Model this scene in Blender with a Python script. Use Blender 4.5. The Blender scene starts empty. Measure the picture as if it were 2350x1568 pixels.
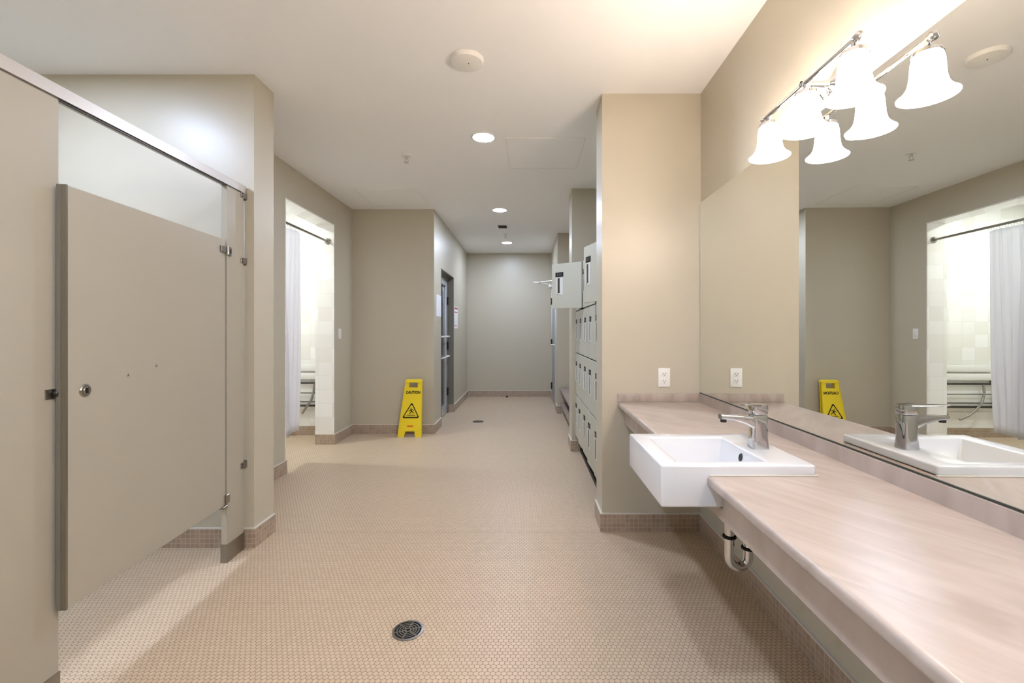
import bpy, bmesh, math, random
from mathutils import Vector, Matrix
random.seed(4)
S = bpy.context.scene
COL = S.collection
PI = math.pi
F = 1044.0; VX = 1208.0; VY = 760.0; CH = 1.257; H = 2.75

def lin(c):
    return tuple(((v/255)/12.92 if v/255 <= .04045 else ((v/255+.055)/1.055)**2.4) for v in c) + (1.0,)

# ------------------------------------------------------------ materials
def mat(name, rgb, rough=.5, metal=0, spec=.5, coat=0, trans=0, emit=None, estr=0, ior=1.45):
    m = bpy.data.materials.new(name); m.use_nodes = True
    b = m.node_tree.nodes['Principled BSDF']
    b.inputs['Base Color'].default_value = lin(rgb)
    b.inputs['Roughness'].default_value = rough
    b.inputs['Metallic'].default_value = metal
    b.inputs['Specular IOR Level'].default_value = spec
    b.inputs['Coat Weight'].default_value = coat
    b.inputs['Coat Roughness'].default_value = .08
    b.inputs['Transmission Weight'].default_value = trans
    b.inputs['IOR'].default_value = ior
    if emit:
        b.inputs['Emission Color'].default_value = lin(emit)
        b.inputs['Emission Strength'].default_value = estr
    return m

class NT:
    def __init__(s, m):
        s.m = m; s.t = m.node_tree; s.n = s.t.nodes; s.l = s.t.links
        s.b = s.n['Principled BSDF']
    def node(s, typ, **kw):
        nd = s.n.new(typ)
        for k, v in kw.items(): setattr(nd, k, v)
        return nd
    def put(s, sock, v):
        if hasattr(v, 'is_output') or isinstance(v, bpy.types.NodeSocket): s.l.new(v, sock)
        else: sock.default_value = v
    def math(s, op, a, b=None, c=None):
        nd = s.node('ShaderNodeMath', operation=op)
        s.put(nd.inputs[0], a)
        if b is not None: s.put(nd.inputs[1], b)
        if c is not None: s.put(nd.inputs[2], c)
        return nd.outputs[0]
    def mix(s, f, a, b):
        nd = s.node('ShaderNodeMix', data_type='RGBA')
        s.put(nd.inputs[0], f); s.put(nd.inputs[6], a); s.put(nd.inputs[7], b)
        return nd.outputs[2]
    def pos(s):
        return s.node('ShaderNodeNewGeometry').outputs['Position']
    def xyz(s, v):
        nd = s.node('ShaderNodeSeparateXYZ'); s.put(nd.inputs[0], v); return nd.outputs
    def vec(s, x, y, z=0.0):
        nd = s.node('ShaderNodeCombineXYZ')
        s.put(nd.inputs[0], x); s.put(nd.inputs[1], y); s.put(nd.inputs[2], z); return nd.outputs[0]
    def noise(s, v, scale, detail=3):
        nd = s.node('ShaderNodeTexNoise'); s.put(nd.inputs['Vector'], v)
        nd.inputs['Scale'].default_value = scale; nd.inputs['Detail'].default_value = detail
        return nd.outputs['Fac']
    def bump(s, h, strength, dist=.001):
        nd = s.node('ShaderNodeBump'); nd.inputs['Strength'].default_value = strength
        nd.inputs['Distance'].default_value = dist; s.put(nd.inputs['Height'], h)
        s.l.new(nd.outputs[0], s.b.inputs['Normal'])

M = {}
M['paint'] = mat('wall_paint', (193, 185, 165), .39, spec=.8)
n = NT(M['paint']); n.bump(n.noise(n.pos(), 260, 2), .05, .0006)
M['ceiling'] = mat('ceiling_paint', (250, 250, 249), .75, spec=.25)
M['ceiling_panel'] = mat('ceiling_panel_paint', (239, 236, 229), .6, spec=.3)
M['partition'] = mat('partition_enamel', (174, 167, 150), .34, spec=.45)
M['headrail'] = mat('headrail_aluminium', (206, 200, 192), .38, metal=.55)
M['edge'] = mat('partition_edge_steel', (150, 144, 130), .25, metal=.8)
M['chrome'] = mat('chrome', (205, 205, 208), .06, metal=1)
M['steel'] = mat('brushed_steel', (160, 155, 148), .28, metal=1)
M['steel_dark'] = mat('dark_steel', (70, 66, 62), .35, metal=.8)
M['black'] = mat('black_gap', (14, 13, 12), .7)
M['dark'] = mat('dark_brown', (52, 45, 40), .6)
M['white_plastic'] = mat('white_plastic', (238, 236, 230), .35)
M['ceramic'] = mat('white_ceramic', (216, 218, 220), .12, spec=.6, coat=.5)
M['caulk'] = mat('caulk', (214, 207, 195), .5)
M['locker'] = mat('locker_enamel', (188, 187, 172), .38, spec=.4)
M['locker_pull'] = mat('locker_pull', (214, 214, 208), .35)
M['bench'] = mat('bench_laminate', (150, 132, 122), .45)
M['yellow'] = mat('yellow_plastic', (240, 212, 44), .35)
M['ink'] = mat('black_ink', (28, 24, 14), .5)
M['orange'] = mat('orange_label', (214, 110, 20), .5)
M['red_ink'] = mat('red_ink', (205, 50, 45), .5)
M['paper'] = mat('paper', (240, 238, 240), .6)
M['frame_grey'] = mat('door_frame_enamel', (120, 116, 106), .4)
M['alu'] = mat('aluminium', (200, 203, 205), .35, metal=.5)
M['door_blue'] = mat('door_enamel', (158, 160, 160), .4)
M['glass_dark'] = mat('door_glass', (96, 100, 98), .03, trans=.75, spec=.6)
M['bulb'] = mat('bulb', (255, 240, 215), .4, emit=(255, 232, 212), estr=2.5)
M['shade'] = mat('frosted_glass', (255, 250, 242), .3, emit=(255, 234, 218), estr=8.2)
M['shade_inner'] = mat('frosted_glass_inner', (255, 250, 242), .3, emit=(255, 234, 218), estr=1.4)
M['lens'] = mat('downlight_lens', (255, 255, 255), .5, emit=(214, 228, 255), estr=55)
M['lens_stall'] = mat('stall_lens', (255, 255, 255), .5, emit=(203, 222, 255), estr=64)
M['lens_shower'] = mat('shower_lens', (255, 255, 255), .5, emit=(244, 252, 255), estr=58)
M['curtain'] = mat('curtain_vinyl', (246, 244, 246), .5, spec=.3)
n = NT(M['curtain'])
tr = n.node('ShaderNodeBsdfTranslucent'); tr.inputs[0].default_value = (.9, .9, .92, 1)
mx = n.node('ShaderNodeMixShader'); mx.inputs[0].default_value = .5
n.l.new(n.b.outputs[0], mx.inputs[1]); n.l.new(tr.outputs[0], mx.inputs[2]); n.l.new(mx.outputs[0], n.n['Material Output'].inputs[0])
M['mirror'] = mat('mirror_silver', (238, 240, 236), .0, metal=1)
M['mirror_edge'] = mat('mirror_edge', (62, 66, 58), .3, metal=.3)

# hexagon mosaic floor, pitch 20 mm
M['floor'] = mat('hex_mosaic', (200, 178, 158), .42, spec=.4)
n = NT(M['floor']); P = n.xyz(n.pos()); pitch = .0205
X = n.math('DIVIDE', P[0], pitch); Y = n.math('DIVIDE', P[1], pitch)
def cell(X, Y, ox, oy):
    r3 = 1.7320508
    a = n.math('SUBTRACT', n.math('FLOORED_MODULO', n.math('ADD', X, ox), 1.0), .5)
    b = n.math('SUBTRACT', n.math('FLOORED_MODULO', n.math('ADD', Y, oy), r3), r3/2)
    return a, b
ax, ay = cell(X, Y, 0., 0.); bx_, by_ = cell(X, Y, .5, .8660254)
la = n.math('ADD', n.math('MULTIPLY', ax, ax), n.math('MULTIPLY', ay, ay))
lb = n.math('ADD', n.math('MULTIPLY', bx_, bx_), n.math('MULTIPLY', by_, by_))
sel = n.math('LESS_THAN', la, lb)
def pick(a, b):
    return n.math('ADD', n.math('MULTIPLY', a, sel), n.math('MULTIPLY', b, n.math('SUBTRACT', 1.0, sel)))
gx = pick(ax, bx_); gy = pick(ay, by_)
agx = n.math('ABSOLUTE', gx); agy = n.math('ABSOLUTE', gy)
hd = n.math('MAXIMUM', agx, n.math('ADD', n.math('MULTIPLY', agx, .5), n.math('MULTIPLY', agy, .8660254)))
rl = n.math('SQRT', n.math('ADD', n.math('MULTIPLY', gx, gx), n.math('MULTIPLY', gy, gy)))
hd = n.math('ADD', n.math('MULTIPLY', hd, .6), n.math('MULTIPLY', rl, .38))
mr = n.node('ShaderNodeMapRange'); mr.interpolation_type = 'SMOOTHSTEP'
n.put(mr.inputs['Value'], hd)
mr.inputs['From Min'].default_value = .405; mr.inputs['From Max'].default_value = .50
grout = mr.outputs[0]
idv = n.vec(n.math('SUBTRACT', X, gx), n.math('SUBTRACT', Y, gy), 0.)
wn = n.node('ShaderNodeTexWhiteNoise', noise_dimensions='3D'); n.put(wn.inputs['Vector'], n.node('ShaderNodeVectorMath', operation='SNAP').outputs[0])
sn = wn.inputs['Vector'].links[0].from_node; n.put(sn.inputs[0], idv); sn.inputs[1].default_value = (.25, .25, .25)
tile = n.mix(wn.outputs['Value'], lin((199, 177, 149)), lin((207, 185, 157)))
wear = n.noise(n.pos(), 1.1, 4)
gcol = n.mix(wear, lin((124, 103, 82)), lin((156, 134, 112)))
c = n.mix(grout, tile, gcol)
dirt = n.math('MULTIPLY', n.math('GREATER_THAN', n.noise(n.pos(), 2.3, 3), .5), 0.0)
joint = n.math('MAXIMUM', n.math('LESS_THAN', n.math('ABSOLUTE', n.math('SUBTRACT', P[1], 2.84)), .0035),
               n.math('LESS_THAN', n.math('ABSOLUTE', n.math('SUBTRACT', P[1], 2.10)), .002))
c = n.mix(n.math('MULTIPLY', joint, .35), c, lin((140, 122, 105)))
n.l.new(c, n.b.inputs['Base Color'])
n.bump(n.math('SUBTRACT', 1.0, grout), .35, .0012)
n.put(n.b.inputs['Roughness'], n.math('ADD', n.math('MULTIPLY', grout, .35), .38))

def brick_mat(name, w, h, mortar, c1, c2, cm, rough, bias=0, ms=.1):
    m = mat(name, c1, rough); n = NT(m); P = n.xyz(n.pos())
    v = n.vec(n.math('ADD', P[0], P[1]), P[2], 0.)
    b = n.node('ShaderNodeTexBrick'); b.offset = 0; b.squash = 1
    n.put(b.inputs['Vector'], v)
    b.inputs['Scale'].default_value = 1
    b.inputs['Brick Width'].default_value = w; b.inputs['Row Height'].default_value = h
    b.inputs['Mortar Size'].default_value = mortar; b.inputs['Mortar Smooth'].default_value = ms
    b.inputs['Color1'].default_value = lin(c1); b.inputs['Color2'].default_value = lin(c2)
    b.inputs['Mortar'].default_value = lin(cm); b.inputs['Bias'].default_value = bias
    n.l.new(b.outputs['Color'], n.b.inputs['Base Color'])
    n.bump(n.math('SUBTRACT', 1.0, b.outputs['Fac']), .4, .001)
    return m
M['base_tile'] = brick_mat('base_mosaic', .0275, .0275, .0018, (160, 140, 120), (176, 156, 136), (190, 173, 154), .4)
M['shower_tile'] = brick_mat('shower_tile', .152, .152, .0012, (233, 229, 220), (246, 245, 241), (224, 221, 213), .25)

# counter stone
M['counter'] = mat('counter_laminate', (214, 196, 186), .3, spec=.45)
n = NT(M['counter']); P = n.xyz(n.pos())
v = n.vec(n.math('ADD', n.math('MULTIPLY', P[0], 5.), n.math('MULTIPLY', P[1], 3.2)), n.math('SUBTRACT', n.math('MULTIPLY', P[1], .9), n.math('MULTIPLY', P[0], .6)), P[2])
nd = n.node('ShaderNodeTexNoise'); n.put(nd.inputs['Vector'], v); nd.inputs['Scale'].default_value = 2.6
nd.inputs['Detail'].default_value = 7; nd.inputs['Distortion'].default_value = 1.1
ramp = n.node('ShaderNodeValToRGB'); n.put(ramp.inputs[0], nd.outputs['Fac'])
ramp.color_ramp.elements[0].position = .3; ramp.color_ramp.elements[0].color = lin((164, 150, 138))
ramp.color_ramp.elements[1].position = .68; ramp.color_ramp.elements[1].color = lin((184, 171, 160))
n.l.new(ramp.outputs[0], n.b.inputs['Base Color'])

# ------------------------------------------------------------ mesh builder
class MB:
    def __init__(s): s.bm = bmesh.new(); s.mats = []
    def mi(s, m):
        if m not in s.mats: s.mats.append(m)
        return s.mats.index(m)
    def hexa(s, pts, m='paint'):
        # pts: bottom 4 (ccw), top 4
        v = [s.bm.verts.new(p) for p in pts]; i = s.mi(m)
        for f in ((3, 2, 1, 0), (4, 5, 6, 7), (0, 1, 5, 4), (1, 2, 6, 5), (2, 3, 7, 6), (3, 0, 4, 7)):
            fc = s.bm.faces.new([v[k] for k in f]); fc.material_index = i
        return v
    def box(s, x0, x1, y0, y1, z0, z1, m='paint', bev=0, seg=2):
        x0, x1 = min(x0, x1), max(x0, x1); y0, y1 = min(y0, y1), max(y0, y1); z0, z1 = min(z0, z1), max(z0, z1)
        v = s.hexa([(x0, y0, z0), (x1, y0, z0), (x1, y1, z0), (x0, y1, z0), (x0, y0, z1), (x1, y0, z1), (x1, y1, z1), (x0, y1, z1)], m)
        if bev:
            ed = {e for w in v for e in w.link_edges}
            bmesh.ops.bevel(s.bm, geom=list(ed), offset=bev, segments=seg, affect='EDGES', profile=.5)
        return v
    def loft(s, rings, m, cap=True, close=False, smooth=True):
        i = s.mi(m); R = [[s.bm.verts.new(p) for p in r] for r in rings]; k = len(R[0])
        seq = list(range(len(R)-1)) + ([-1] if close else [])
        for a in seq:
            A, B = R[a], R[a+1] if a >= 0 else R[0]
            if a < 0: A = R[-1]
            for j in range(k):
                f = s.bm.faces.new((A[j], A[(j+1) % k], B[(j+1) % k], B[j])); f.material_index = i; f.smooth = smooth
        if cap and not close:
            f = s.bm.faces.new(list(reversed(R[0]))); f.material_index = i
            f = s.bm.faces.new(R[-1]); f.material_index = i
    def lathe(s, prof, c, m, seg=32, axis='Z', cap=False):
        rings = []
        for r, h in prof:
            ring = []
            for k in range(seg):
                a = 2*PI*k/seg
                u, v = max(r, 1e-5)*math.cos(a), max(r, 1e-5)*math.sin(a)
                if axis == 'Z': p = (c[0]+u, c[1]+v, c[2]+h)
                elif axis == 'X': p = (c[0]+h, c[1]+u, c[2]+v)
                else: p = (c[0]+v, c[1]+h, c[2]+u)
                ring.append(p)
            rings.append(ring)
        s.loft(rings, m, cap=cap)
    def cyl(s, c, r, h, m, axis='Z', seg=24, bev=0):
        b = min(bev, h/3, r/3)
        pr = [(r, 0), (r, h)] if not b else [(r-b, 0), (r, b), (r, h-b), (r-b, h)]
        s.lathe(pr, c, m, seg, axis, cap=True)
    def tube(s, pts, r, m, seg=12):
        pts = [Vector(p) for p in pts]; rings = []; up = None
        for i, p in enumerate(pts):
            if i == 0: t = pts[1]-pts[0]
            elif i == len(pts)-1: t = pts[-1]-pts[-2]
            else: t = (pts[i+1]-p).normalized()+(p-pts[i-1]).normalized()
            t.normalize()
            if up is None:
                up = Vector((0, 0, 1)) if abs(t.z) < .9 else Vector((0, 1, 0))
            n1 = up-t*up.dot(t); n1.normalize(); up = n1; n2 = t.cross(n1)
            rr = r[i] if isinstance(r, (list, tuple)) else r
            rings.append([p+n1*rr*math.cos(2*PI*k/seg)+n2*rr*math.sin(2*PI*k/seg) for k in range(seg)])
        s.loft(rings, m)
    def prism(s, poly, fn, m, smooth=False):
        """poly 2D list; fn(u, v, t) -> 3D at t = 0, 1"""
        s.loft([[fn(u, v, 0) for u, v in poly], [fn(u, v, 1) for u, v in poly]], m, smooth=smooth)
    def build(s, name, parent=None, sharp=30, loc=None):
        bmesh.ops.recalc_face_normals(s.bm, faces=s.bm.faces)
        me = bpy.data.meshes.new(name); 
        if loc: bmesh.ops.translate(s.bm, verts=s.bm.verts, vec=-Vector(loc))
        s.bm.to_mesh(me); s.bm.free()
        for p in me.polygons: p.use_smooth = True
        me.set_sharp_from_angle(angle=math.radians(sharp))
        for m in s.mats: me.materials.append(M[m])
        o = bpy.data.objects.new(name, me); COL.objects.link(o)
        if loc and parent is None: o.location = loc
        if parent:
            o.parent = parent
            base = parent
            while base.parent: base = base.parent
            # geometry is given in world coordinates: undo the thing's placement
            if not loc:
                me.transform(WORLD(parent).inverted())
            else: o.location = loc
        return o

def WORLD(o):
    m = Matrix.Translation(o.location) @ o.rotation_euler.to_matrix().to_4x4()
    return WORLD(o.parent) @ m if o.parent else m

def thing(name, label, cat, loc, group=None, rotz=0):
    o = bpy.data.objects.new(name, None); COL.objects.link(o); o.location = loc; o.rotation_euler = (0, 0, rotz)
    o.empty_display_size = .05
    o['label'] = label; o['category'] = cat
    if group: o['group'] = group
    return o
def tag(o, label, cat, group=None):
    o['label'] = label; o['category'] = cat
    if group: o['group'] = group
    return o
def struct(mb, name, parent=None, **k):
    o = mb.build(name, parent, **k)
    if not parent: o['kind'] = 'structure'
    return o
def text_mb(body, size, fn, m, depth=.001, bold=0):
    """text as real geometry, placed by fn(x, y, z)->world; returns MB"""
    cu = bpy.data.curves.new('t', 'FONT'); cu.body = body; cu.size = size; cu.align_x = 'CENTER'; cu.align_y = 'CENTER'
    cu.extrude = depth; cu.offset = bold
    ob = bpy.data.objects.new('t', cu); COL.objects.link(ob)
    bpy.context.view_layer.update()
    me = bpy.data.meshes.new_from_object(ob.evaluated_get(bpy.context.evaluated_depsgraph_get()))
    b = MB(); b.mi(m); b.bm.from_mesh(me)
    for v in b.bm.verts: v.co = Vector(fn(v.co.x, v.co.y, v.co.z))
    bpy.data.objects.remove(ob); bpy.data.curves.remove(cu); bpy.data.meshes.remove(me)
    for f in b.bm.faces: f.material_index = 0
    return b

# ------------------------------------------------------------ plan of the place
XL = -1.13       # corridor left wall
XR = .476        # corridor right face of piers
XA = -2.133      # alcove left wall
YA = 5.567       # alcove far wall
YE = 8.71        # end wall
YC = 2.86        # pier face beside the vanity
YS = 2.646       # stall wall face
XS = -1.584      # end of stall wall
TILT = .013
def wx(y): return 1.096-TILT*(YC-y)
def sweep(mb, prof, y0, y1, m, smooth=False):
    mb.prism(prof, lambda u, v, t: (wx(y0 if t == 0 else y1)+u, (y0 if t == 0 else y1), v), m, smooth)
def rect(x0, x1, z0, z1): return [(x0, z0), (x1, z0), (x1, z1), (x0, z1)]

b = MB(); b.box(-4.1, 1.5, -1.8, 9.0, -.1, 0, 'floor'); struct(b, 'floor')
b = MB(); b.box(-4.1, 1.5, -1.8, 9.0, H, H+.1, 'ceiling'); struct(b, 'ceiling')
b = MB(); sweep(b, rect(0, .15, 0, H), -1.6, YC, 'paint'); struct(b, 'wall_right')
b = MB(); b.box(XR, 1.25, YC, 3.09, 0, H); struct(b, 'wall_right_pier')
b = MB(); b.box(1.02, 1.14, 3.09, 4.76, 0, H); struct(b, 'wall_right_locker_recess')
b = MB(); b.box(XR, 1.14, 4.76, 5.05, 0, H); struct(b, 'wall_right_middle_pier')
b = MB(); b.box(1.02, 1.14, 5.05, 6.93, 0, H); struct(b, 'wall_right_bench_recess')
D2 = (7.32, 8.36, 2.13)
b = MB(); b.box(XR, 1.14, 6.93, D2[0], 0, H); b.box(XR, .62, D2[1], YE, 0, H); b.box(XR, .62, D2[0], D2[1], D2[2], H)
b.box(.74, .8, D2[0], YE, 0, H)
struct(b, 'wall_right_far')
b = MB(); b.box(-1.4, 1.14, YE, YE+.14, 0, H); struct(b, 'wall_end')
D1 = (6.02, 7.06, 2.09)
b = MB(); b.box(XL-.2, XL, YA, D1[0], 0, H); b.box(XL-.2, XL, D1[1], YE, 0, H); b.box(XL-.2, XL, D1[0], D1[1], D1[2], H)
struct(b, 'wall_left_corridor')
b = MB(); b.box(-2.2, -2.1, 5.7, 7.6, 0, H); b.box(-2.1, XL-.2, 7.5, 7.6, 0, H); struct(b, 'wall_left_side_room')
b = MB(); b.box(-3.9, XL-.2, YA, YA+.13, 0, H); struct(b, 'wall_alcove_far')
SH = (4.02, 5.05, 2.44); XI = XA-.194
b = MB(); b.box(XI, XA, 2.851, SH[0], 0, H); b.box(XI, XA, SH[1], YA, 0, H); b.box(XI, XA, SH[0], SH[1], SH[2], H)
struct(b, 'wall_alcove_left')
b = MB(); b.box(-3.9, XS, YS, 2.851, 0, H); struct(b, 'wall_stall')
b = MB(); b.box(-3.55, -3.4, -1.6, YS, 0, H); struct(b, 'wall_left')
b = MB(); b.box(-3.9, 1.3, -1.75, -1.6, 0, H); struct(b, 'wall_back')
# shower room: tiled
b = MB()
b.box(-3.9, -3.78, 3.75, 5.53, 0, H, 'shower_tile')
b.box(-3.78, XI-.012, 5.5, 5.555, 0, H, 'shower_tile')
b.box(-3.78, XI-.012, 3.7, 3.76, 0, H, 'shower_tile')
b.box(XI-.012, XI, 3.76, SH[0]-.001, 0, H, 'shower_tile'); b.box(XI-.012, XI, SH[1]+.001, 5.5, 0, H, 'shower_tile')
b.box(XI-.012, XI, SH[0], SH[1], SH[2]+.001, H, 'shower_tile')
struct(b, 'wall_shower')
b = MB()
b.box(XI-.012, XA+.002, SH[1]-.012, SH[1], .115, SH[2], 'shower_tile')
b.box(XI-.012, XA+.002, SH[0], SH[0]+.012, .115, SH[2], 'shower_tile')
b.box(XI-.012, XA+.002, SH[0]+.012, SH[1]-.012, SH[2]-.012, SH[2], 'shower_tile')
struct(b, 'trim_1')

# ------------------------------------------------------------ baseboards
BH = .115; BT = .013
def bb(mb, x0, x1, y0, y1):
    mb.box(x0, x1, y0, y1, 0, BH-.006, 'base_tile'); mb.box(x0, x1, y0, y1, BH-.006, BH, 'caulk')
b = MB(); sweep(b, rect(-BT, 0, 0, BH-.006), -1.6, YC-BT, 'base_tile'); sweep(b, rect(-BT, 0, BH-.006, BH), -1.6, YC-BT, 'caulk')
struct(b, 'baseboard_right')
b = MB(); bb(b, XR-BT, 1.10, YC-BT, YC); bb(b, XR-BT, XR, YC, 3.09); struct(b, 'baseboard_right_pier')
b = MB(); bb(b, XR-BT, .545, 4.76-BT, 4.76); bb(b, XR-BT, XR, 4.76, 5.05); struct(b, 'baseboard_middle_pier')
b = MB(); bb(b, XR-BT, .52, 6.93-BT, 6.93); bb(b, XR-BT, XR, 6.93, D2[0]-.05); bb(b, XR-BT, XR, D2[1]+.05, YE-BT); struct(b, 'baseboard_right_far')
b = MB(); bb(b, XL, XR, YE-BT, YE); struct(b, 'baseboard_end')
b = MB(); bb(b, XL, XL+BT, YA-BT, D1[0]); bb(b, XL, XL+BT, D1[1], YE-BT)
bb(b, XL-.085, XL, D1[1]-BT, D1[1]); struct(b, 'baseboard_left_corridor')
b = MB(); bb(b, XA, XL, YA-BT, YA); bb(b, XA, XA+BT, SH[1]-BT, YA-BT); bb(b, XI-.012, XA, SH[1]-BT-.001, SH[1])
bb(b, XA, XA+BT, 2.851, SH[0]+BT); bb(b, XI-.012, XA, SH[0], SH[0]+BT+.001); struct(b, 'baseboard_alcove')
b = MB(); bb(b, -3.78, XI-.012, 5.5-BT, 5.5); bb(b, -3.78, -3.78+BT, 3.76, 5.5-BT); struct(b, 'baseboard_shower')
b = MB(); bb(b, -3.4, XS+BT, YS-BT, YS); bb(b, XS, XS+BT, YS, 2.851); bb(b, -3.4, -3.4+BT, -1.6, YS-BT); struct(b, 'baseboard_stall')

# ------------------------------------------------------------ ceiling access hatches
def hatch(x0, x1, y0, y1, name, label):
    t = thing(name, label, 'hatch', ((x0+x1)/2, (y0+y1)/2, H))
    b = MB(); w = .006
    b.box(x0, x1, y0, y0+w, H-.003, H, 'ceiling_panel'); b.box(x0, x1, y1-w, y1, H-.003, H, 'ceiling_panel')
    b.box(x0, x0+w, y0+w, y1-w, H-.003, H, 'ceiling_panel'); b.box(x1-w, x1, y0+w, y1-w, H-.003, H, 'ceiling_panel')
    b.build('hatch_frame', t)
    b = MB(); b.box(x0+w+.003, x1-w-.003, y0+w+.003, y1-w-.003, H-.001, H, 'ceiling'); b.build('hatch_panel', t)
hatch(-.16, .46, 3.51, 4.17, 'access_hatch', 'square white access hatch in the ceiling beside the nearest downlight')
hatch(-1.82, -1.16, 4.77, 5.42, 'access_hatch', 'faint square access hatch in the ceiling near the alcove wall above the caution sign')

# ------------------------------------------------------------ downlights
def downlight(x, y, label, r=.078, lens='lens'):
    t = thing('recessed_downlight', label, 'ceiling light', (x, y, H), 'recessed ceiling lights')
    b = MB(); b.lathe([(r, 0), (r+.004, -.006), (r+.016, -.005), (r+.018, 0)], (x, y, H), 'white_plastic', 36); b.build('trim_ring', t)
    b = MB(); b.cyl((x, y, H-.004), r, .003, lens, seg=36); b.build('lens', t)
downlight(-.33, 3.50, 'largest lit round downlight, nearest the camera, beside the ceiling hatch')
downlight(-.33, 5.607, 'lit round downlight, middle one of the three in view, before the black ceiling vent')
downlight(-.33, 7.68, 'smallest lit round downlight, farthest down the corridor near the end wall')
downlight(-2.45, 1.82, 'round downlight over the toilet stall, outside the photo', lens='lens_stall')
downlight(-3.05, 4.55, 'round downlight inside the tiled shower', lens='lens_shower')
downlight(-.33, .6, 'added fill downlight in the ceiling above the camera, out of view')  # added, unseen: raises the brightness of the near room
downlight(-.33, -.9, 'added fill downlight in the ceiling behind the camera, out of view')  # added behind the camera for more bounce light
downlight(-2.45, -.1, 'added fill downlight over a nearer toilet stall, out of view', lens='lens_stall')  # added, unseen: bounces light onto the ceiling over the stalls

# ceiling speaker disc
t = thing('smoke_alarm', 'round cream ceiling disc above the middle of the floor', 'smoke alarm', (-.326, 2.50, H))
b = MB(); b.lathe([(.0, -.028), (.06, -.027), (.085, -.021), (.09, -.012), (.092, 0)], (-.326, 2.50, H), 'white_plastic', 40); b.build('cover', t)
b = MB(); b.cyl((-.316, 2.49, H-.0305), .003, .004, 'steel_dark', seg=10); b.build('indicator', t)

def sprinkler(x, y, label):
    t = thing('fire_sprinkler', label, 'sprinkler', (x, y, H), 'ceiling sprinklers')
    b = MB(); b.lathe([(.042, 0), (.04, -.007), (.016, -.01), (.0, -.01)], (x, y, H), 'white_plastic', 24); b.build('escutcheon', t)
    b = MB(); b.cyl((x, y, H-.028), .010, .022, 'headrail', seg=12)
    for s_ in (-1, 1): b.tube([(x+s_*.006, y, H-.026), (x+s_*.017, y, H-.042), (x+s_*.004, y, H-.058)], .003, 'headrail', 8)
    b.build('frame', t)
    b = MB(); b.cyl((x, y, H-.061), .020, .003, 'headrail', seg=16); b.build('deflector', t)
sprinkler(-1.02, 3.868, 'small pendant sprinkler on the ceiling left of the nearest downlight')
sprinkler(-.32, 7.0, 'tiny pendant sprinkler on the corridor ceiling between vent and last downlight')
t = thing('ceiling_vent', 'small black grille with white frame on the corridor ceiling', 'vent', (-.33, 6.48, H))
b = MB(); b.box(-.41, -.255, 6.39, 6.58, H-.006, H, 'white_plastic', bev=.002); b.build('frame', t)
b = MB(); b.box(-.40, -.28, 6.405, 6.565, H-.009, H-.006, 'black')
b.build('grille', t)

# ------------------------------------------------------------ floor drains
def drain(x, y, r, label):
    t = thing('floor_drain', label, 'drain', (x, y, 0), 'round floor drains')
    b = MB(); b.cyl((x, y, 0), r*.93, .0012, 'black', seg=40); b.build('sump', t)
    b = MB()
    for r0, r1 in ((.86, 1.), (.66, .74), (.49, .57), (.32, .40), (.15, .23)):
        b.lathe([(r*r0, .001), (r*r0, .004), (r*r1, .004 if r1 < 1 else .003), (r*r1, .0008)], (x, y, 0), 'steel', 44)
    for k in range(6):
        a = k*PI/3+.35; c, s_ = math.cos(a), math.sin(a); w = r*.045
        p = [(c*r*.1-s_*w, s_*r*.1+c*w), (c*r*.1+s_*w, s_*r*.1-c*w), (c*r*.9+s_*w, s_*r*.9-c*w), (c*r*.9-s_*w, s_*r*.9+c*w)]
        b.hexa([(x+u, y+v, .001) for u, v in p]+[(x+u, y+v, .0042) for u, v in p], 'steel')
    b.build('grate', t)
drain(-.496, 1.907, .0645, 'round steel slotted drain in the foreground hexagon mosaic')
drain(-.67, 6.31, .078, 'small dark round drain far off on the corridor floor')
t = thing('door_stop', 'tiny dark floor door stop in front of the end wall', 'door stop', (-.37, 8.62, 0))
b = MB(); b.cyl((-.37, 8.62, 0), .02, .006, 'steel_dark', seg=16); b.build('base', t)
b = MB(); b.cyl((-.37, 8.62, .006), .014, .028, 'steel_dark', seg=16, bev=.004); b.build('bumper', t)

# ------------------------------------------------------------ toilet stall front
def px_(y): return -1.597-.030*(y-1.55)      # outer face of the partition along its length
stall = thing('toilet_stall_front', 'taupe metal toilet stall front with door slightly ajar, left foreground', 'toilet partition', (-1.61, 2.0, 0))
def slab(mb, y0, y1, z0, z1, m, t=.03, off=0):
    mb.hexa([(px_(y0)-t-off, y0, z0), (px_(y0)-off, y0, z0), (px_(y1)-off, y1, z0), (px_(y1)-t-off, y1, z0),
             (px_(y0)-t-off, y0, z1), (px_(y0)-off, y0, z1), (px_(y1)-off, y1, z1), (px_(y1)-t-off, y1, z1)], m)
ZT = 2.052
b = MB(); slab(b, .45, 1.5525, .09, ZT, 'partition'); b.build('wide_panel', stall)
b = MB(); slab(b, .45, 1.556, 0, .095, 'steel', t=.036, off=-.003); b.build('shoe', stall)
b = MB(); slab(b, 2.468, 2.618, .09, ZT, 'partition'); b.build('pilaster', stall)
b = MB(); slab(b, 2.464, 2.622, 0, .098, 'steel', t=.036, off=-.003); b.build('shoe', stall)
b = MB(); slab(b, .45, 2.635, ZT, ZT+.043, 'headrail', t=.042, off=-.006)
slab(b, .45, 2.635, ZT-.006, ZT, 'steel_dark', t=.012, off=.0)
b.build('headrail', stall)
# door
hy, hx = 2.460, px_(2.46)-.004
dw = .925; ang = math.atan2(.072, .92)
door = bpy.data.objects.new('stall_door', None); COL.objects.link(door); door.parent = stall
door.location = Vector((hx, hy, 0))-stall.location; door.rotation_euler = (0, 0, ang+math.asin(.0))
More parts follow.
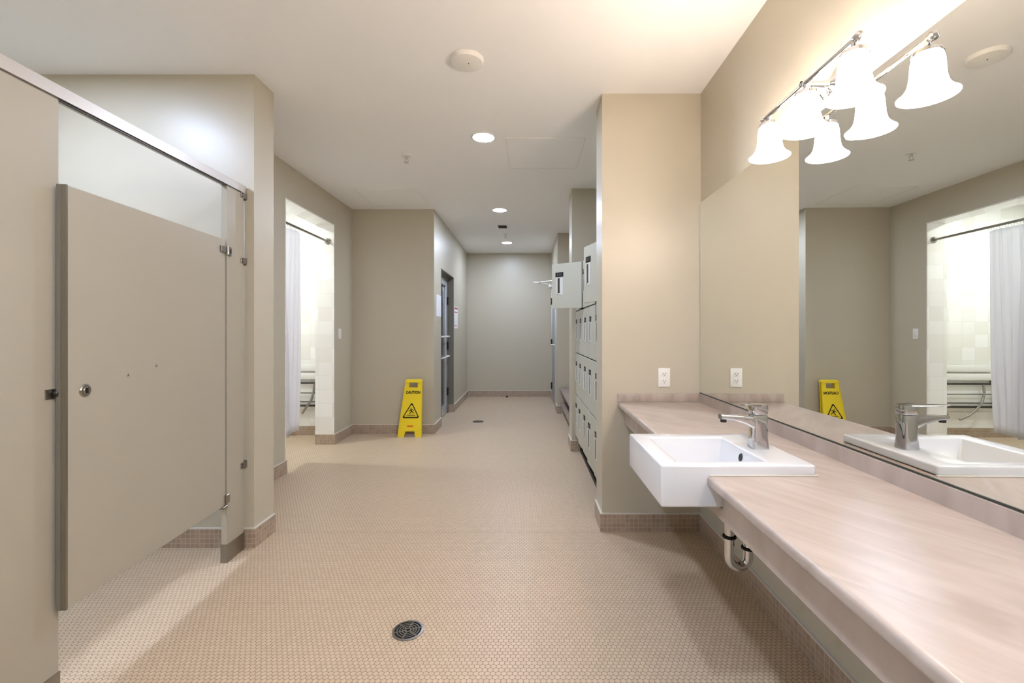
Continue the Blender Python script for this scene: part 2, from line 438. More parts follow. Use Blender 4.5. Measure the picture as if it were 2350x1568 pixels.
# local: door runs along -Y from the hinge, outer face at x = 0
def dl(o_mb, name, parent=door):
    me_loc = WORLD(door); bmesh.ops.transform(o_mb.bm, matrix=me_loc, verts=o_mb.bm.verts); return o_mb.build(name, parent)
door.rotation_euler = (0, 0, -ang)
# sign check: rotating -Y by +a moves it to +X; use +ang so the free edge swings outward
door.rotation_euler = (0, 0, ang)
DZ0, DZ1 = .314, 1.752
b = MB(); b.box(-.025, 0, -dw, 0, DZ0, DZ1, 'partition', bev=.002, seg=1); leaf = dl(b, 'door_leaf')
EMPTY_DOOR = True
b = MB(); b.box(-.027, .0015, -dw-.002, -dw+.005, DZ0-.001, DZ1+.001, 'edge'); b.box(-.0275, -.016, -dw-.004, -dw+.003, DZ0-.001, DZ1+.001, 'frame_grey'); dl(b, 'edge_strip')
b = MB(); b.lathe([(.0, .006), (.010, .006), (.012, .004), (.019, .004), (.023, .0)], (0.001, -dw+.072, 1.047), 'steel', 28, 'X')
b.box(.004, .010, -dw+.069, -dw+.075, 1.037, 1.057, 'steel_dark'); dl(b, 'latch_knob')
for yy, zz in ((-dw+.262, 1.083), (-dw+.415, 1.108)):
    b = MB(); b.lathe([(.0, .003), (.004, .0025), (.0055, 0)], (0, yy, zz), 'steel', 14, 'X'); dl(b, 'screw')
# strike on the wide panel
b = MB(); y0 = 1.535; x0 = px_(y0)
b.box(x0-.002, x0+.004, y0-.028, y0+.016, 1.028, 1.062, 'steel', bev=.001, seg=1)
b.cyl((x0+.004, y0+.004, 1.045), .013, .016, 'steel_dark', 'X', 18, bev=.003)
b.build('latch_keeper', stall)
# top hinge, bottom hinge
b = MB(); x0 = px_(2.45)
b.box(x0, x0+.008, 2.412, 2.452, 1.68, 1.712, 'steel', bev=.001, seg=1); b.cyl((x0+.007, 2.464, 1.672), .007, .045, 'chrome', seg=14)
b.box(x0, x0+.007, 2.474, 2.498, 1.668, 1.716, 'steel', bev=.001, seg=1); b.box(x0+.007, x0+.009, 2.484, 2.492, 1.68, 1.705, 'steel_dark')
b.build('hinge', stall)
b = MB(); b.box(x0-.004, x0+.008, 2.452, 2.482, .325, .372, 'steel', bev=.002, seg=1); b.box(x0-.02, x0+.006, 2.43, 2.468, .300, .314, 'steel', bev=.002, seg=1)
b.build('hinge', stall)
for zz in (2.035, 1.66, .485):
    b = MB(); y0 = 2.618; x0 = px_(y0)
    b.box(x0-.001, x0+.006, y0-.026, YS, zz-.015, zz+.018, 'steel', bev=.0015, seg=1)
    b.box(x0-.03, x0+.004, YS-.005, YS, zz-.02, zz+.022, 'steel', bev=.001, seg=1)
    for dz in (-.007, .009): b.cyl((x0+.006, y0-.017, zz+dz), .0038, .002, 'steel_dark', 'X', 10)
    b.build('wall_bracket', stall)
b = MB(); b.box(px_(2.6)-.024, px_(2.6)-.008, 2.618, 2.632, .1, ZT, 'alu'); b.build('filler_strip', stall)

# ------------------------------------------------------------ shower rod, curtain, seat, switch
XRD = -2.20; ZR = 2.249
t = thing('curtain_rod', 'steel curtain rod across the top of the shower opening', 'curtain rod', (XRD, 4.53, ZR))
b = MB(); b.cyl((XRD, SH[0]+.014, ZR), .0125, SH[1]-SH[0]-.028, 'steel', 'Y', 20); b.build('rod', t)
for ye, s_ in ((SH[1]-.012, -1), (SH[0]+.012, 1)):
    b = MB(); b.lathe([(.0, s_*.02), (.018, s_*.02), (.022, s_*.012), (.034, s_*.006), (.035, 0)], (XRD, ye, ZR), 'steel', 24, 'Y'); b.build('flange', t)
t = thing('shower_curtain', 'white shower curtain gathered at the near side of the tiled opening', 'curtain', (XRD, 4.25, ZR))
b = MB(); NY = 150; NZ = 26; rows = []; mi = b.mi('curtain')
for j in range(NZ+1):
    f = j/NZ; z = .30+(2.21-.30)*f; r = []
    y0, y1 = 4.04, 4.43-.06*(1-f)
    for i in range(NY+1):
        u = i/NY; w = 2*PI*5*(u+.02*math.sin(9*u))
        amp = (.032+.014*math.sin(5*u+1))*(.6+.4*math.sin(3.1*f+.5+2*u))
        r.append(b.bm.verts.new((XRD+amp*math.sin(w+.5*math.sin(4*f))+.012*math.sin(7*u+3*f), y0+(y1-y0)*u+.006*math.sin(2*w), z+.008*math.sin(w*.5)*(1-f))))
    rows.append(r)
for j in range(NZ):
    for i in range(NY):
        f = b.bm.faces.new((rows[j][i], rows[j][i+1], rows[j+1][i+1], rows[j+1][i])); f.material_index = mi
cur = b.build('curtain_sheet', t, sharp=180)
so = cur.modifiers.new('s', 'SOLIDIFY'); so.thickness = .0016
for k in range(8):
    yk = 4.06+k*.052
    b = MB(); b.tube([(XRD+.017*math.sin(2*PI*a/14), yk, ZR-.006+.022*math.cos(2*PI*a/14)-.006) for a in range(15)], .0014, 'steel', 6); b.build('curtain_ring', t)

seat = thing('folding_shower_seat', 'white slatted folding seat with dark steel legs on the shower wall', 'shower seat', (-2.95, 5.49, .5))
for zz in (.715, .815):
    b = MB(); b.box(-3.24, -2.50, 5.462, 5.478, zz-.040, zz+.040, 'white_plastic', bev=.004); b.build('slat', seat)
b = MB(); b.box(-3.24, -2.50, 5.474, 5.486, .315, .625, 'white_plastic', bev=.003); b.build('back_panel', seat)
b = MB()
for zz, rr in ((.636, .012), (.515, .005), (.41, .006), (.365, .012)): b.tube([(-3.25, 5.452, zz), (-2.48, 5.452, zz)], rr, 'steel_dark', 10)
b.tube([(-3.25, 5.448, .665), (-3.25, 5.448, .335)], .017, 'steel_dark', 10)
b.tube([(-2.50, 5.448, .665), (-2.50, 5.448, .345)], .013, 'steel_dark', 10)
for xx in (-3.25, -2.50): b.box(xx-.02, xx+.02, 5.478, 5.5, .36, .68, 'steel')
b.build('frame', seat)
for xs in (-3.10, -2.53):
    b = MB(); b.tube([(xs, 5.43, .63), (xs+.004, 5.415, .53), (xs+.035, 5.41, .42), (xs+.11, 5.405, .335), (xs+.20, 5.40, .27), (xs+.30, 5.40, .225)] if xs < -3 else
                     [(xs, 5.43, .63), (xs-.004, 5.42, .54), (xs-.03, 5.41, .43), (xs-.08, 5.405, .36), (xs-.13, 5.40, .28)], .013, 'steel', 10)
    b.build('leg', seat)
t = thing('light_switch', 'white light switch on the alcove wall right of the shower opening', 'switch', (XA, 5.19, 1.225))
b = MB(); b.box(XA, XA+.006, 5.155, 5.228, 1.168, 1.284, 'white_plastic', bev=.002); b.build('faceplate', t)
b = MB(); b.box(XA+.006, XA+.010, 5.175, 5.208, 1.193, 1.259, 'white_plastic', bev=.0015); b.build('rocker', t)

# ------------------------------------------------------------ caution sign
SYb = 5.395
sign = thing('caution_sign', 'yellow folding caution floor sign leaning by the alcove wall', 'floor sign', (-1.385, SYb, 0))
def sg(u, v, w):   # u across (fraction -1..1 of half width), v height 0..1, w depth
    hgt = .672; cx = -1.385+.036*v; hw = .142+(.098-.142)*v
    return (cx+u*hw, SYb+w+.075*v, v*hgt)
def sgx(x, z, w):  # metric
    v = z/.672; return (-1.385+.036*v+x, SYb+w+.075*v, z)
def plate(name, w0, w1, mname):
    b = MB(); fr = lambda u, v, t: sg(u, v, w0 if t == 0 else w1)
    def q(u0, v0, u1, v1, u2, v2, u3, v3): b.prism([(u0, v0), (u1, v1), (u2, v2), (u3, v3)], fr, mname)
    q(-1, 0, -.46, 0, -.40, .10, -1, .10); q(.46, 0, 1, 0, 1, .10, .40, .10)
    q(-1, .10, 1, .10, 1, .86, -1, .86)
    q(-1, .86, -.5, .86, -.5, .95, -1, .95); q(.5, .86, 1, .86, 1, .95, .5, .95)
    q(-1, .95, 1, .95, .92, 1, -.92, 1)
    bmesh.ops.remove_doubles(b.bm, verts=b.bm.verts, dist=1e-5)
    return b.build(name, sign)
plate('front_panel', -.014, .0, 'yellow')
# rear panel stands a little behind, opened by a few degrees
_sg = sg
def sg(u, v, w):
    x, y, z = _sg(u, v, w); return (x-.012*(1-v), y+.045*(1-v)+.018, z)
plate('rear_panel', -.002, .010, 'yellow')
sg = _sg
b = MB(); b.prism([(-.94, .955), (.94, .955), (1.02, .965), (1.02, .985), (.9, 1.005), (-.9, 1.005), (-1.02, .985), (-1.02, .965)], lambda u, v, t: sg(u, v, -.026 if t == 0 else .034), 'yellow'); b.build('top_hinge', sign)
b = MB()
for s_ in (-1, 1):
    b.prism([(s_*1.0, .12), (s_*.93, .12), (s_*.93, .85), (s_*1.0, .85)], lambda u, v, t: sg(u, v, -.020 if t == 0 else -.014), 'yellow')
b.prism([(-.55, .128), (.55, .128), (.5, .115), (-.5, .115)], lambda u, v, t: sg(u, v, -.018 if t == 0 else -.014), 'yellow')
b.build('raised_rim', sign)
text_mb('CAUTION', .0385, lambda x, y, z: sgx(x+.004, .523+y*1.15, -.0155-z), 'ink', .001, .0012).build('caution_text', sign)
b = MB()
def tri(z0, h, w, r):
    pts = []
    for (cx, cz, a0) in ((w/2-r*1.4, z0+r, -90), (0, z0+h-r*1.6, 30), (-(w/2-r*1.4), z0+r, 150)):
        for k in range(6):
            a = math.radians(a0+k*24); pts.append((cx+r*math.cos(a), cz+r*math.sin(a)))
    return pts
o1 = tri(.222, .182, .20, .014); cxm, czm = 0, .222+.066
o2 = [((x-cxm)*.82+cxm, (z-czm)*.82+czm) for x, z in o1]
mi = b.mi('ink')
for w_ in (-.0165,):
    V1 = [b.bm.verts.new(sgx(x-.002, z, w_)) for x, z in o1]; V2 = [b.bm.verts.new(sgx(x-.002, z, w_)) for x, z in o2]
    V3 = [b.bm.verts.new(sgx(x-.002, z, -.0138)) for x, z in o1]; V4 = [b.bm.verts.new(sgx(x-.002, z, -.0138)) for x, z in o2]
    k = len(V1)
    for i in range(k):
        j = (i+1) % k
        b.bm.faces.new((V1[i], V1[j], V2[j], V2[i])); b.bm.faces.new((V1[i], V1[j], V3[j], V3[i])); b.bm.faces.new((V2[i], V2[j], V4[j], V4[i]))
# slipping figure and the two text lines as bars
def limb(pts, r): b.tube([sgx(x-.002, z, -.0155) for x, z in pts], r, 'ink', 8)
limb([(-.006, .335), (-.004, .339)], .0085)
limb([(-.006, .322), (.006, .300)], .008)
limb([(-.004, .318), (-.022, .312), (-.028, .300)], .0035)
limb([(-.002, .316), (.018, .322), (.030, .312)], .0035)
limb([(.006, .300), (.022, .290), (.034, .278)], .0045)
limb([(.004, .298), (-.008, .286), (-.018, .270)], .0045)
b.box(0, 0, 0, 0, 0, 0, 'ink') if False else None
for z_, w_ in ((.256, .045), (.246, .055)):
    b.prism([(-w_, z_), (w_, z_), (w_, z_+.004), (-w_, z_+.004)], lambda u, v, t: sgx(u-.002, v, -.0165 if t == 0 else -.0138), 'ink')
b.build('warning_pictogram', sign)
b = MB(); b.prism([(-.036, .118), (.034, .118), (.034, .138), (-.036, .138)], lambda u, v, t: sgx(u, v, -.0160 if t == 0 else -.0138), 'orange'); b.build('orange_label', sign)

# ------------------------------------------------------------ left glazed door
d1 = thing('door_1', 'glazed aluminium door in the left corridor wall', 'door', (XL-.1, 6.54, 0)); d1['kind'] = 'structure'
b = MB(); y0, y1, zt = D1
b.box(XL-.19, XL-.075, y0, y0+.04, 0, zt-.04, 'frame_grey'); b.box(XL-.19, XL-.075, y1-.05, y1-BT, 0, zt-.04, 'frame_grey'); b.box(XL-.19, XL-.075, y0, y1, zt-.05, zt, 'frame_grey')
b.box(XL-.075, XL+.004, y0, y0+.012, BH, zt, 'frame_grey'); b.box(XL-.075, XL+.004, y1-.012, y1, BH, zt, 'frame_grey'); b.box(XL-.075, XL+.004, y0, y1, zt-.012, zt, 'frame_grey')
b.build('door_frame', d1)
lx0, lx1 = XL-.15, XL-.09
leafy0, leafy1 = y0+.045, y1-.055
b = MB(); w = .085
b.box(lx0, lx1, leafy0, leafy0+w, .01, zt-.055, 'alu', bev=.003); b.box(lx0, lx1, leafy1-w, leafy1, .01, zt-.055, 'alu', bev=.003)
b.box(lx0, lx1, leafy0+w, leafy1-w, .01, .14, 'alu'); b.box(lx0, lx1, leafy0+w, leafy1-w, zt-.15, zt-.055, 'alu')
b.build('door_stiles', d1)
b = MB(); b.box(XL-.124, XL-.118, leafy0+w, leafy1-w, .14, zt-.15, 'glass_dark'); b.build('door_glass', d1)
for zz in (1.175, .875):
    b = MB(); b.tube([(lx1, leafy0+.05, zz), (lx1+.045, leafy0+.06, zz), (lx1+.045, leafy1-.06, zz), (lx1, leafy1-.05, zz)], .012, 'white_plastic', 10); b.build('push_bar', d1)
for zz in (1.72, 1.03, .33):
    b = MB(); b.cyl((lx1+.012, y1-.052, zz-.06), .011, .12, 'steel_dark', seg=12); b.box(lx1, lx1+.004, y1-.10, y1-.052, zz-.055, zz+.055, 'steel_dark'); b.build('hinge', d1)

def notice(name, label, y0, y1, z0, z1, extra):
    t = thing(name, label, 'notice', (XL, (y0+y1)/2, (z0+z1)/2))
    b = MB(); b.box(XL, XL+.003, y0, y1, z0, z1, 'paper'); b.build('sheet', t)
    extra(t)
def none(t): pass
notice('wall_notice', 'white paper notice on the corridor wall before the glazed door', 5.71, 6.01, 1.445, 1.72, none)
def red(t):
    for y_, z_, h_ in ((7.45, 1.605, .025), (7.42, 1.55, .012), (7.42, 1.335, .010)):
        b = MB(); b.box(XL+.003, XL+.004, 7.15, y_, z_, z_+h_, 'red_ink'); b.build('red_print', t)
notice('wall_notice', 'white notice with red print on the corridor wall beyond the glazed door', 7.13, 7.47, 1.30, 1.645, red)

# ------------------------------------------------------------ right far door
d2 = thing('door_2', 'grey door with closer in the right corridor wall', 'door', (XR, 7.84, 0)); d2['kind'] = 'structure'
y0, y1, zt = D2
b = MB()
b.box(XR-.018, .60, y0-.04, y0+.03, 0, zt+.04, 'alu', bev=.003); b.box(XR-.018, .60, y1-.03, y1+.04, 0, zt+.04, 'alu', bev=.003); b.box(XR-.018, .60, y0+.03, y1-.03, zt-.03, zt+.04, 'alu', bev=.003)
b.build('door_frame', d2)
b = MB(); b.box(XR-.004, XR+.04, y0+.034, y1-.034, .008, zt-.034, 'door_blue', bev=.002); b.build('door_leaf', d2)
for zz in (1.80, 1.05, .26):
    b = MB(); b.cyl((XR-.018, y1-.04, zz-.06), .012, .12, 'steel_dark', seg=12); b.build('hinge', d2)
b = MB(); b.tube([(XR-.004, y0+.12, 1.03), (XR-.06, y0+.12, 1.03), (XR-.06, y0+.24, 1.03)], .011, 'white_plastic', 10); b.box(XR-.012, XR-.004, y0+.08, y0+.15, .93, 1.13, 'steel', bev=.003); b.build('lever_handle', d2)
b = MB(); b.box(XR-.075, XR-.004, y1-.36, y1-.08, zt-.10, zt-.05, 'white_plastic', bev=.006); b.build('closer_body', d2)
b = MB(); b.tube([(XR-.03, y1-.2, zt-.045), (.24, y1-.28, zt-.02)], .009, 'white_plastic', 8); b.tube([(.24, y1-.28, zt-.012), (.13, y1-.3, zt-.012)], .011, 'white_plastic', 8)
b.cyl((.24, y1-.28, zt-.03), .014, .03, 'steel', seg=12)
b.tube([(.24, y1-.28, zt-.004), (XR-.02, y1-.45, zt+.006)], .008, 'white_plastic', 8); b.build('closer_arm', d2)

# ------------------------------------------------------------ bench in the recess
t = thing('bench', 'brown bench with lower shelf built into the far recess', 'bench', (.75, 6.0, 0))
b = MB(); b.box(.505, 1.0, 5.06, 6.90, .355, .395, 'bench', bev=.006); b.build('seat', t)
b = MB(); b.box(.52, 1.0, 5.06, 6.90, .12, .165, 'bench', bev=.004); b.build('shelf', t)
for yy in (5.07, 5.97, 6.85):
    b = MB(); b.box(.60, .98, yy, yy+.04, .165, .355, 'dark'); b.build('support', t)
b = MB(); b.box(.60, .98, 5.07, 6.89, 0, .12, 'dark'); b.build('plinth', t)
b = MB(); b.box(.655, .67, 5.11, 6.85, .165, .355, 'black'); b.build('shade_board', t)  # black board stands in for the deep shade between seat and shelf

# ------------------------------------------------------------ lockers
LX = .517; LZ = [.17, .60, 1.031, 1.462, 1.89]; LW = .332; LY0 = 3.10
bank = thing('locker_bank', 'pale grey wall of small lockers with upper doors open, beside the pier', 'lockers', (.75, 3.93, 0))
b = MB()
b.box(.96, .98, LY0, 4.755, LZ[0], LZ[4], 'locker')
for k in range(6):
    yy = LY0+k*LW-.006 if k else LY0; yy = min(yy, 4.742); b.box(LX+.045, .96, yy, yy+.012, LZ[0], LZ[4], 'locker')
for z in LZ: b.box(LX+.045, .96, LY0, 4.755, z-.006, z+.006, 'locker')
b.build('carcass', bank)
b = MB(); b.box(.60, .95, LY0, 4.755, 0, LZ[0]-.007, 'black'); b.build('recessed_base', bank)
b = MB(); b.box(.56, .60, LY0, 4.755, 0, .035, 'dark'); b.build('kick_rail', bank)
def locker_door(col, row, ang, width=None, hinge=None):
    y0 = LY0+col*LW+.006; z0, z1 = LZ[row]+.005, LZ[row+1]-.005; W = width or LW-.012
    d = bpy.data.objects.new('tmp', None)
    d.location = (LX if not hinge else hinge[0], y0 if not hinge else hinge[1], 0); d.rotation_euler = (0, 0, ang)
    MW = Matrix.Translation(d.location) @ d.rotation_euler.to_matrix().to_4x4(); bpy.data.objects.remove(d)
    def fin(mb, name, parent): bmesh.ops.transform(mb.bm, matrix=MW, verts=mb.bm.verts); return mb.build(name, parent)
    b = MB(); b.box(0, .016, 0, W, z0, z1, 'locker', bev=.0015, seg=1); dr = fin(b, 'locker_door', bank)
    c = W*.74
    b = MB(); b.box(-.003, 0, c-.042, c+.042, z1-.122, z1-.082, 'black')
    for q in (-.02, 0, .02): b.box(-.0036, -.003, c+q-.004, c+q+.004, z1-.112, z1-.092, 'steel')
    fin(b, 'number_plate', dr)
    b = MB(); b.box(-.002, 0, c-.04, c+.034, z1-.29, z1-.13, 'locker_pull'); b.box(-.0028, -.002, c-.004, c+.014, z1-.275, z1-.135, 'steel_dark')
    b.box(-.010, -.002, c+.018, c+.030, z1-.285, z1-.135, 'locker_pull', bev=.002, seg=1); fin(b, 'pull_handle', dr)
for row in range(4):
    for col in range(5):
        if row == 3 and col == 0: locker_door(col, row, math.atan2(.089, .32)); continue
        if row == 3 and col == 3: locker_door(col, row, math.atan2(.205, .15), hinge=(LX-.018, LY0+3*LW+.006)); continue
        if row == 3 and col == 2: locker_door(col, row, math.radians(2)); continue
        locker_door(col, row, math.radians((1.2, 0.4, 0, 0)[row]*(1+col % 2)))

# ------------------------------------------------------------ vanity: counter, sink, tap, trap
CT = .813; SK = (1.392, 1.826)
counter = thing('vanity_counter', 'long pink beige wall counter with raised backsplash along the mirror', 'counter', (.85, 1.3, CT))
def front_prof(dx0, dx1, z0, z1, r=.011):
    p = []
    for cx, cz, a0 in ((dx0+r, z1-r, 90), (dx0+r, z0+r, 180)):
        for k in range(6): a = math.radians(a0+k*18); p.append((cx+r*math.cos(a), cz+r*math.sin(a)))
    return p+[(dx1, z0), (dx1, z1)]
b = MB(); DX = -.5235
sweep(b, front_prof(DX, 0, CT-.032, CT), -1.55, SK[0], 'counter')
sweep(b, front_prof(DX, 0, CT-.032, CT), SK[1], YC-.001, 'counter')
b.box(.782, wx(SK[0])-.0005, SK[0], SK[1], CT-.032, CT, 'counter')
b.build('countertop', counter)
b = MB(); sweep(b, rect(-.016, 0, CT, CT+.053), -1.55, YC-.015, 'counter'); o = b.build('backsplash', counter)
b = MB(); b.box(.5745, 1.096, YC-.016, YC-.0005, CT, CT+.053, 'counter', bev=.003); b.build('side_splash', counter)
b = MB(); ap = -.478
sweep(b, rect(ap, ap+.018, .675, CT-.032), -1.55, SK[0]-.004, 'counter'); sweep(b, rect(ap, ap+.018, .675, CT-.032), SK[1]+.004, YC-.001, 'counter')
sweep(b, rect(ap, ap+.018, .675, .712), SK[0]-.004, SK[1]+.004, 'counter')
b.build('apron', counter)
for yy in (.2, 1.28):
    b = MB(); b.box(.62, wx(yy)-.002, yy, yy+.03, CT-.075, CT-.0325, 'steel'); b.build('support_bracket', counter)

def boolean_cut(mb_base, mb_cut, bev=.006):
    a = mb_base.build('a_tmp', None); c = mb_cut.build('c_tmp', None)
    for p in a.data.polygons: p.use_smooth = False
    md = a.modifiers.new('b', 'BOOLEAN'); md.operation = 'DIFFERENCE'; md.object = c; md.solver = 'EXACT'
    bv = a.modifiers.new('v', 'BEVEL'); bv.width = bev; bv.segments = 4; bv.limit_method = 'ANGLE'; bv.angle_limit = math.radians(25); bv.harden_normals = False
    bpy.context.view_layer.update()
    me = bpy.data.meshes.new_from_object(a.evaluated_get(bpy.context.evaluated_depsgraph_get()))
    m2 = MB(); m2.mats = list(mb_base_mats); m2.bm.from_mesh(me)
    bpy.data.objects.remove(a); bpy.data.objects.remove(c)
    return m2
sink = thing('bathroom_sink', 'white square semi recessed basin projecting from the counter', 'sink', (.65, 1.6, CT))
RT = .846; sx0, sx1 = .413, .887
base = MB(); base.prism([(sx0, .716), (.777, .716), (.777, CT+.0015), (sx1, CT+.0015), (sx1, RT), (sx0, RT)],
                        lambda u, v, t: (u, SK[0] if t == 0 else SK[1], v), 'ceramic')
cut = MB(); cut.loft([[(.50, 1.455, .742), (.735, 1.455, .742), (.735, 1.747, .742), (.50, 1.747, .742)],
                      [(.472, 1.433, RT+.02), (.762, 1.433, RT+.02), (.762, 1.769, RT+.02), (.472, 1.769, RT+.02)]], 'ceramic')
mb_base_mats = ['ceramic']
m2 = boolean_cut(base, cut, .007); m2.build('basin', sink, sharp=35)
b = MB(); b.lathe([(.0, -.0015), (.008, -.0015), (.0105, -.004), (.0115, .002)], (.7515, 1.592, .815), 'steel_dark', 20, 'X')
for v in b.bm.verts: v.co.z = .815+(v.co.z-.815)*1.25; v.co.x += (v.co.z-.815)*.218
b.build('overflow_hole', sink)
b = MB(); b.cyl((.62, 1.6, .7425), .026, .004, 'chrome', seg=28, bev=.001); b.build('drain_plug', sink)
b = MB(); b.box(.56, .892, SK[0]-.005, SK[0]+.004, CT, CT+.004, 'caulk', bev=.0015); b.build('caulk_bead', sink)

tap = thing('faucet', 'chrome single lever mixer tap standing on the sink deck', 'faucet', (.815, 1.6, RT))
def rrect(cx, cy, z, hx_, hy_, r, k=4, tilt=0):
    out = []
    for sx, sy, a0 in ((1, 1, 0), (-1, 1, 90), (-1, -1, 180), (1, -1, 270)):
        for q in range(k+1):
            a = math.radians(a0+90*q/k); X_ = cx+sx*(hx_-r)+r*math.cos(a); Y_ = cy+sy*(hy_-r)+r*math.sin(a)
            out.append((X_, Y_, z+tilt*(X_-cx)))
    return out
b = MB(); fx, fy = .815, 1.60
b.loft([rrect(fx, fy, RT, .030, .026, .012), rrect(fx, fy, RT+.004, .030, .026, .012), rrect(fx, fy, RT+.04, .0265, .024, .012), rrect(fx, fy, RT+.085, .0265, .024, .012),
        rrect(fx-.001, fy, RT+.112, .028, .024, .012), rrect(fx-.001, fy, RT+.118, .027, .023, .012)], 'chrome'); b.build('body', tap, sharp=40)
b = MB()
def sp(x, z, hy_, hz, r=.006):
    out = []
    for s1, s2, a0 in ((1, 1, 0), (-1, 1, 90), (-1, -1, 180), (1, -1, 270)):
        for q in range(4):
            a = math.radians(a0+30*q); out.append((x, fy+s1*(hy_-r)+r*math.cos(a), z+s2*(hz-r)+r*math.sin(a)))
    return out
b.loft([sp(fx-.005, RT+.086, .022, .026), sp(fx-.025, RT+.092, .021, .021), sp(fx-.05, RT+.100, .019, .014), sp(fx-.085, RT+.106, .017, .010), sp(fx-.115, RT+.109, .016, .0085), sp(fx-.134, RT+.110, .0155, .0085)], 'chrome')
b.build('spout', tap, sharp=40)
b = MB(); b.cyl((fx-.122, fy, RT+.091), .0105, .012, 'steel_dark', seg=20, bev=.001); b.build('aerator', tap)
b = MB()
b.loft([rrect(fx, fy, RT+.120, .026, .022, .012), rrect(fx, fy, RT+.126, .028, .024, .012), rrect(fx, fy, RT+.145, .028, .024, .012, tilt=-.05), rrect(fx, fy, RT+.155, .027, .023, .012, tilt=-.08)], 'chrome')
d = Vector((-.78, -.62, .05)).normalized(); side = Vector((-d.y, d.x, 0)).normalized(); rings = []
for q, wd, th, zz in ((0, .020, .006, .150), (.04, .018, .005, .152), (.08, .015, .004, .155), (.105, .013, .0035, .157), (.112, .009, .002, .157)):
    c = Vector((fx, fy, RT+zz))+d*q
    rings.append([c+side*wd*math.cos(2*PI*k/14)+Vector((0, 0, 1))*th*math.sin(2*PI*k/14) for k in range(14)])
b.loft(rings, 'chrome'); b.build('lever', tap, sharp=40)

trap = thing('sink_trap', 'chrome curved drain pipe with black nuts hanging under the sink', 'drain pipe', (.74, 1.6, .55))
tx = .714; b = MB(); R = .033
pts = [(tx, 1.6, .715), (tx, 1.6, .47)]+[(tx+R-R*math.cos(a), 1.6, .462-R*math.sin(a)) for a in [PI*k/12 for k in range(1, 12)]]+[(tx+2*R, 1.6, .47), (tx+2*R, 1.6, .535)]
pts += [(tx+2*R+.03-.03*math.cos(a), 1.6, .535+.03*math.sin(a)) for a in (PI/8, PI/4, 3*PI/8, PI/2)]+[(1.078, 1.6, .565)]
b.tube(pts, .0165, 'chrome', 18); b.build('pipe', trap, sharp=50)
for xx, zz in ((tx, .530), (tx+2*R, .490)):
    b = MB(); b.cyl((xx, 1.6, zz), (.0235), .009, 'black', seg=12, bev=.002); b.build('slip_nut', trap)
b = MB(); b.cyl((tx, 1.6, .58), .019, .02, 'chrome', seg=16, bev=.002); b.build('pipe_collar', trap)
b = MB(); b.lathe([(.018, -.012), (.024, -.010), (.034, -.003), (.036, 0)], (wx(1.6), 1.6, .565), 'chrome', 24, 'X'); b.build('wall_flange', trap)

# ------------------------------------------------------------ mirror and outlet
mz0, mz1 = CT+.055, 2.06
mir = thing('wall_mirror', 'large frameless mirror above the counter reflecting the shower', 'mirror', (1.08, 1.3, mz0))
b = MB(); sweep(b, rect(-.006, -.0005, mz0+.004, mz1), -1.3, YC-.004, 'mirror'); b.build('mirror_glass', mir, sharp=1)
b = MB(); sweep(b, rect(-.0085, -.0005, mz0-.001, mz0+.004), -1.3, YC-.004, 'mirror_edge'); b.build('bottom_channel', mir)
def outlet(x0, x1, z0, z1, label):
    t = thing('power_outlet', label, 'outlet', ((x0+x1)/2, YC, (z0+z1)/2))
    b = MB(); b.box(x0, x1, YC-.006, YC, z0, z1, 'white_plastic', bev=.002); b.build('faceplate', t)
    cx = (x0+x1)/2; cz = (z0+z1)/2
    for s_ in (-1, 1):
        c = cz+s_*.022
        b = MB(); b.box(cx-.017, cx+.017, YC-.008, YC-.006, c-.016, c+.016, 'white_plastic', bev=.001)
        b.box(cx-.009, cx-.0065, YC-.0085, YC-.008, c-.002, c+.008, 'ink'); b.box(cx+.0065, cx+.009, YC-.0085, YC-.008, c-.002, c+.008, 'ink')
        b.cyl((cx, YC-.0085, c-.009), .0026, .0006, 'ink', 'Y', 10); b.build('socket', t)
outlet(.828, .902, .906, 1.024, 'white duplex power outlet on the pier above the counter')

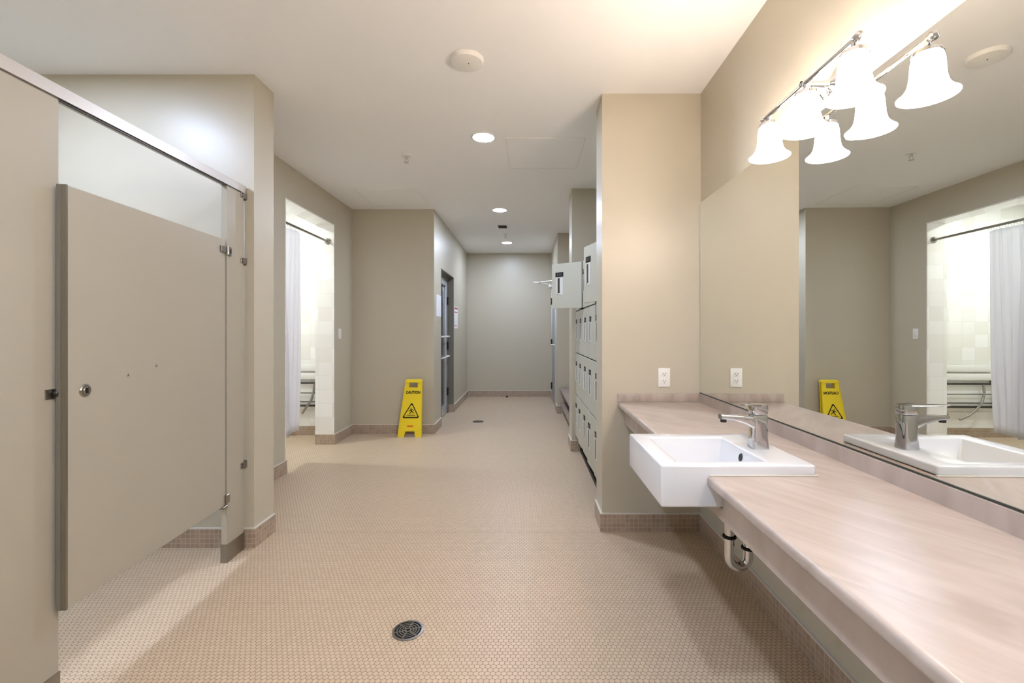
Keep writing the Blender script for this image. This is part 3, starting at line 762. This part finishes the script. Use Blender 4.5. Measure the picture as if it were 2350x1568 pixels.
# ------------------------------------------------------------ vanity light
def vanity_light(oy, label):
    bx, bz = .963, 2.112
    vl = thing('vanity_light', label, 'wall light', (bx, 1.58+oy, bz))
    b = MB(); b.cyl((bx, 1.335+oy, bz), .0085, .49, 'chrome', 'Y', 18)
    b.cyl((bx, 1.575-.01+oy, bz), .0125, .02, 'chrome', 'Y', 18, bev=.003); b.build('bar', vl)
    for yy, s_ in ((1.335+oy, -1), (1.825+oy, 1)):
        b = MB(); b.lathe([(.0085, 0), (.012, s_*.004), (.009, s_*.008), (.014, s_*.013), (.015, s_*.019), (.010, s_*.027), (.0, s_*.031)], (bx, yy, bz), 'chrome', 20, 'Y'); b.build('finial', vl)
    wxx = wx(1.577+oy)
    b = MB(); b.lathe([(.055, 0), (.056, -.006), (.048, -.014), (.034, -.018), (.024, -.028), (.014, -.036), (.011, -.06), (.009, -.085), (.013, -.108), (.011, -.128)], (wxx, 1.577+oy, bz), 'chrome', 32, 'X'); 
    b.tube([(wxx-.02, 1.577+oy, bz-.01), (wxx-.035, 1.577+oy, bz-.045), (wxx-.055, 1.577+oy, bz-.05), (wxx-.07, 1.577+oy, bz-.03)], .005, 'chrome', 8)
    b.build('mounting_plate', vl)
    for yy in (1.338+oy, 1.568+oy, 1.802+oy):
        b = MB(); b.cyl((bx, yy, bz-.03), .008, .026, 'chrome', seg=14)
        b.lathe([(.0, -.024), (.024, -.026), (.035, -.033), (.039, -.046), (.037, -.047), (.0, -.035)], (bx, yy, bz), 'chrome', 28)
        for a in (0.3, 2.4, 4.5):
            b.cyl((bx+.036*math.cos(a)-.002, yy+.036*math.sin(a), bz-.043), .0035, .005, 'chrome', 'X', 8)
        h_ = b.build('shade_holder', vl)
        b = MB(); prof = [(.020, -.036), (.030, -.040), (.037, -.050), (.0405, -.066), (.042, -.09), (.044, -.114), (.0485, -.134), (.057, -.149), (.068, -.160), (.0745, -.165)]
        b.lathe(prof+[(.0742, -.1665)], (bx, yy, bz), 'shade', 32); b.lathe([(.0742, -.1665)]+[(r-.004, z_+.001) for r, z_ in reversed(prof)], (bx, yy, bz), 'shade_inner', 32); s_ = b.build('glass_shade', vl, sharp=80)
        b = MB(); b.lathe([(.0, -.05), (.012, -.055), (.013, -.07), (.022, -.085), (.027, -.103), (.022, -.122), (.0, -.13)], (bx, yy, bz), 'bulb', 16); b.build('bulb', s_)
vanity_light(0, 'chrome wall light bar with three lit white bell shades above the mirror')
vanity_light(-1.75, 'added second chrome light bar for fill along the mirror wall, out of view')  # added fixture, unseen: brightens the near ceiling and foreground floor

# ------------------------------------------------------------ light helpers, world, camera
w = bpy.data.worlds.new('World'); S.world = w; w.use_nodes = True
w.node_tree.nodes['Background'].inputs[0].default_value = (.8, .85, 1, 1); w.node_tree.nodes['Background'].inputs[1].default_value = .02

cam = bpy.data.cameras.new('camera'); co = bpy.data.objects.new('camera', cam); COL.objects.link(co)
co.location = (0, 0, CH); co.rotation_euler = (PI/2, 0, 0)
cam.sensor_width = 36; cam.lens = 36*F/2350; cam.clip_start = .02
cam.shift_x = (1175-VX)/2350; cam.shift_y = -(784-VY)/2350
S.camera = co
S.view_settings.view_transform = 'Standard'; S.view_settings.look = 'None'; S.view_settings.gamma = 1
S.view_settings.exposure = 2.97
S.view_settings.use_curve_mapping = False
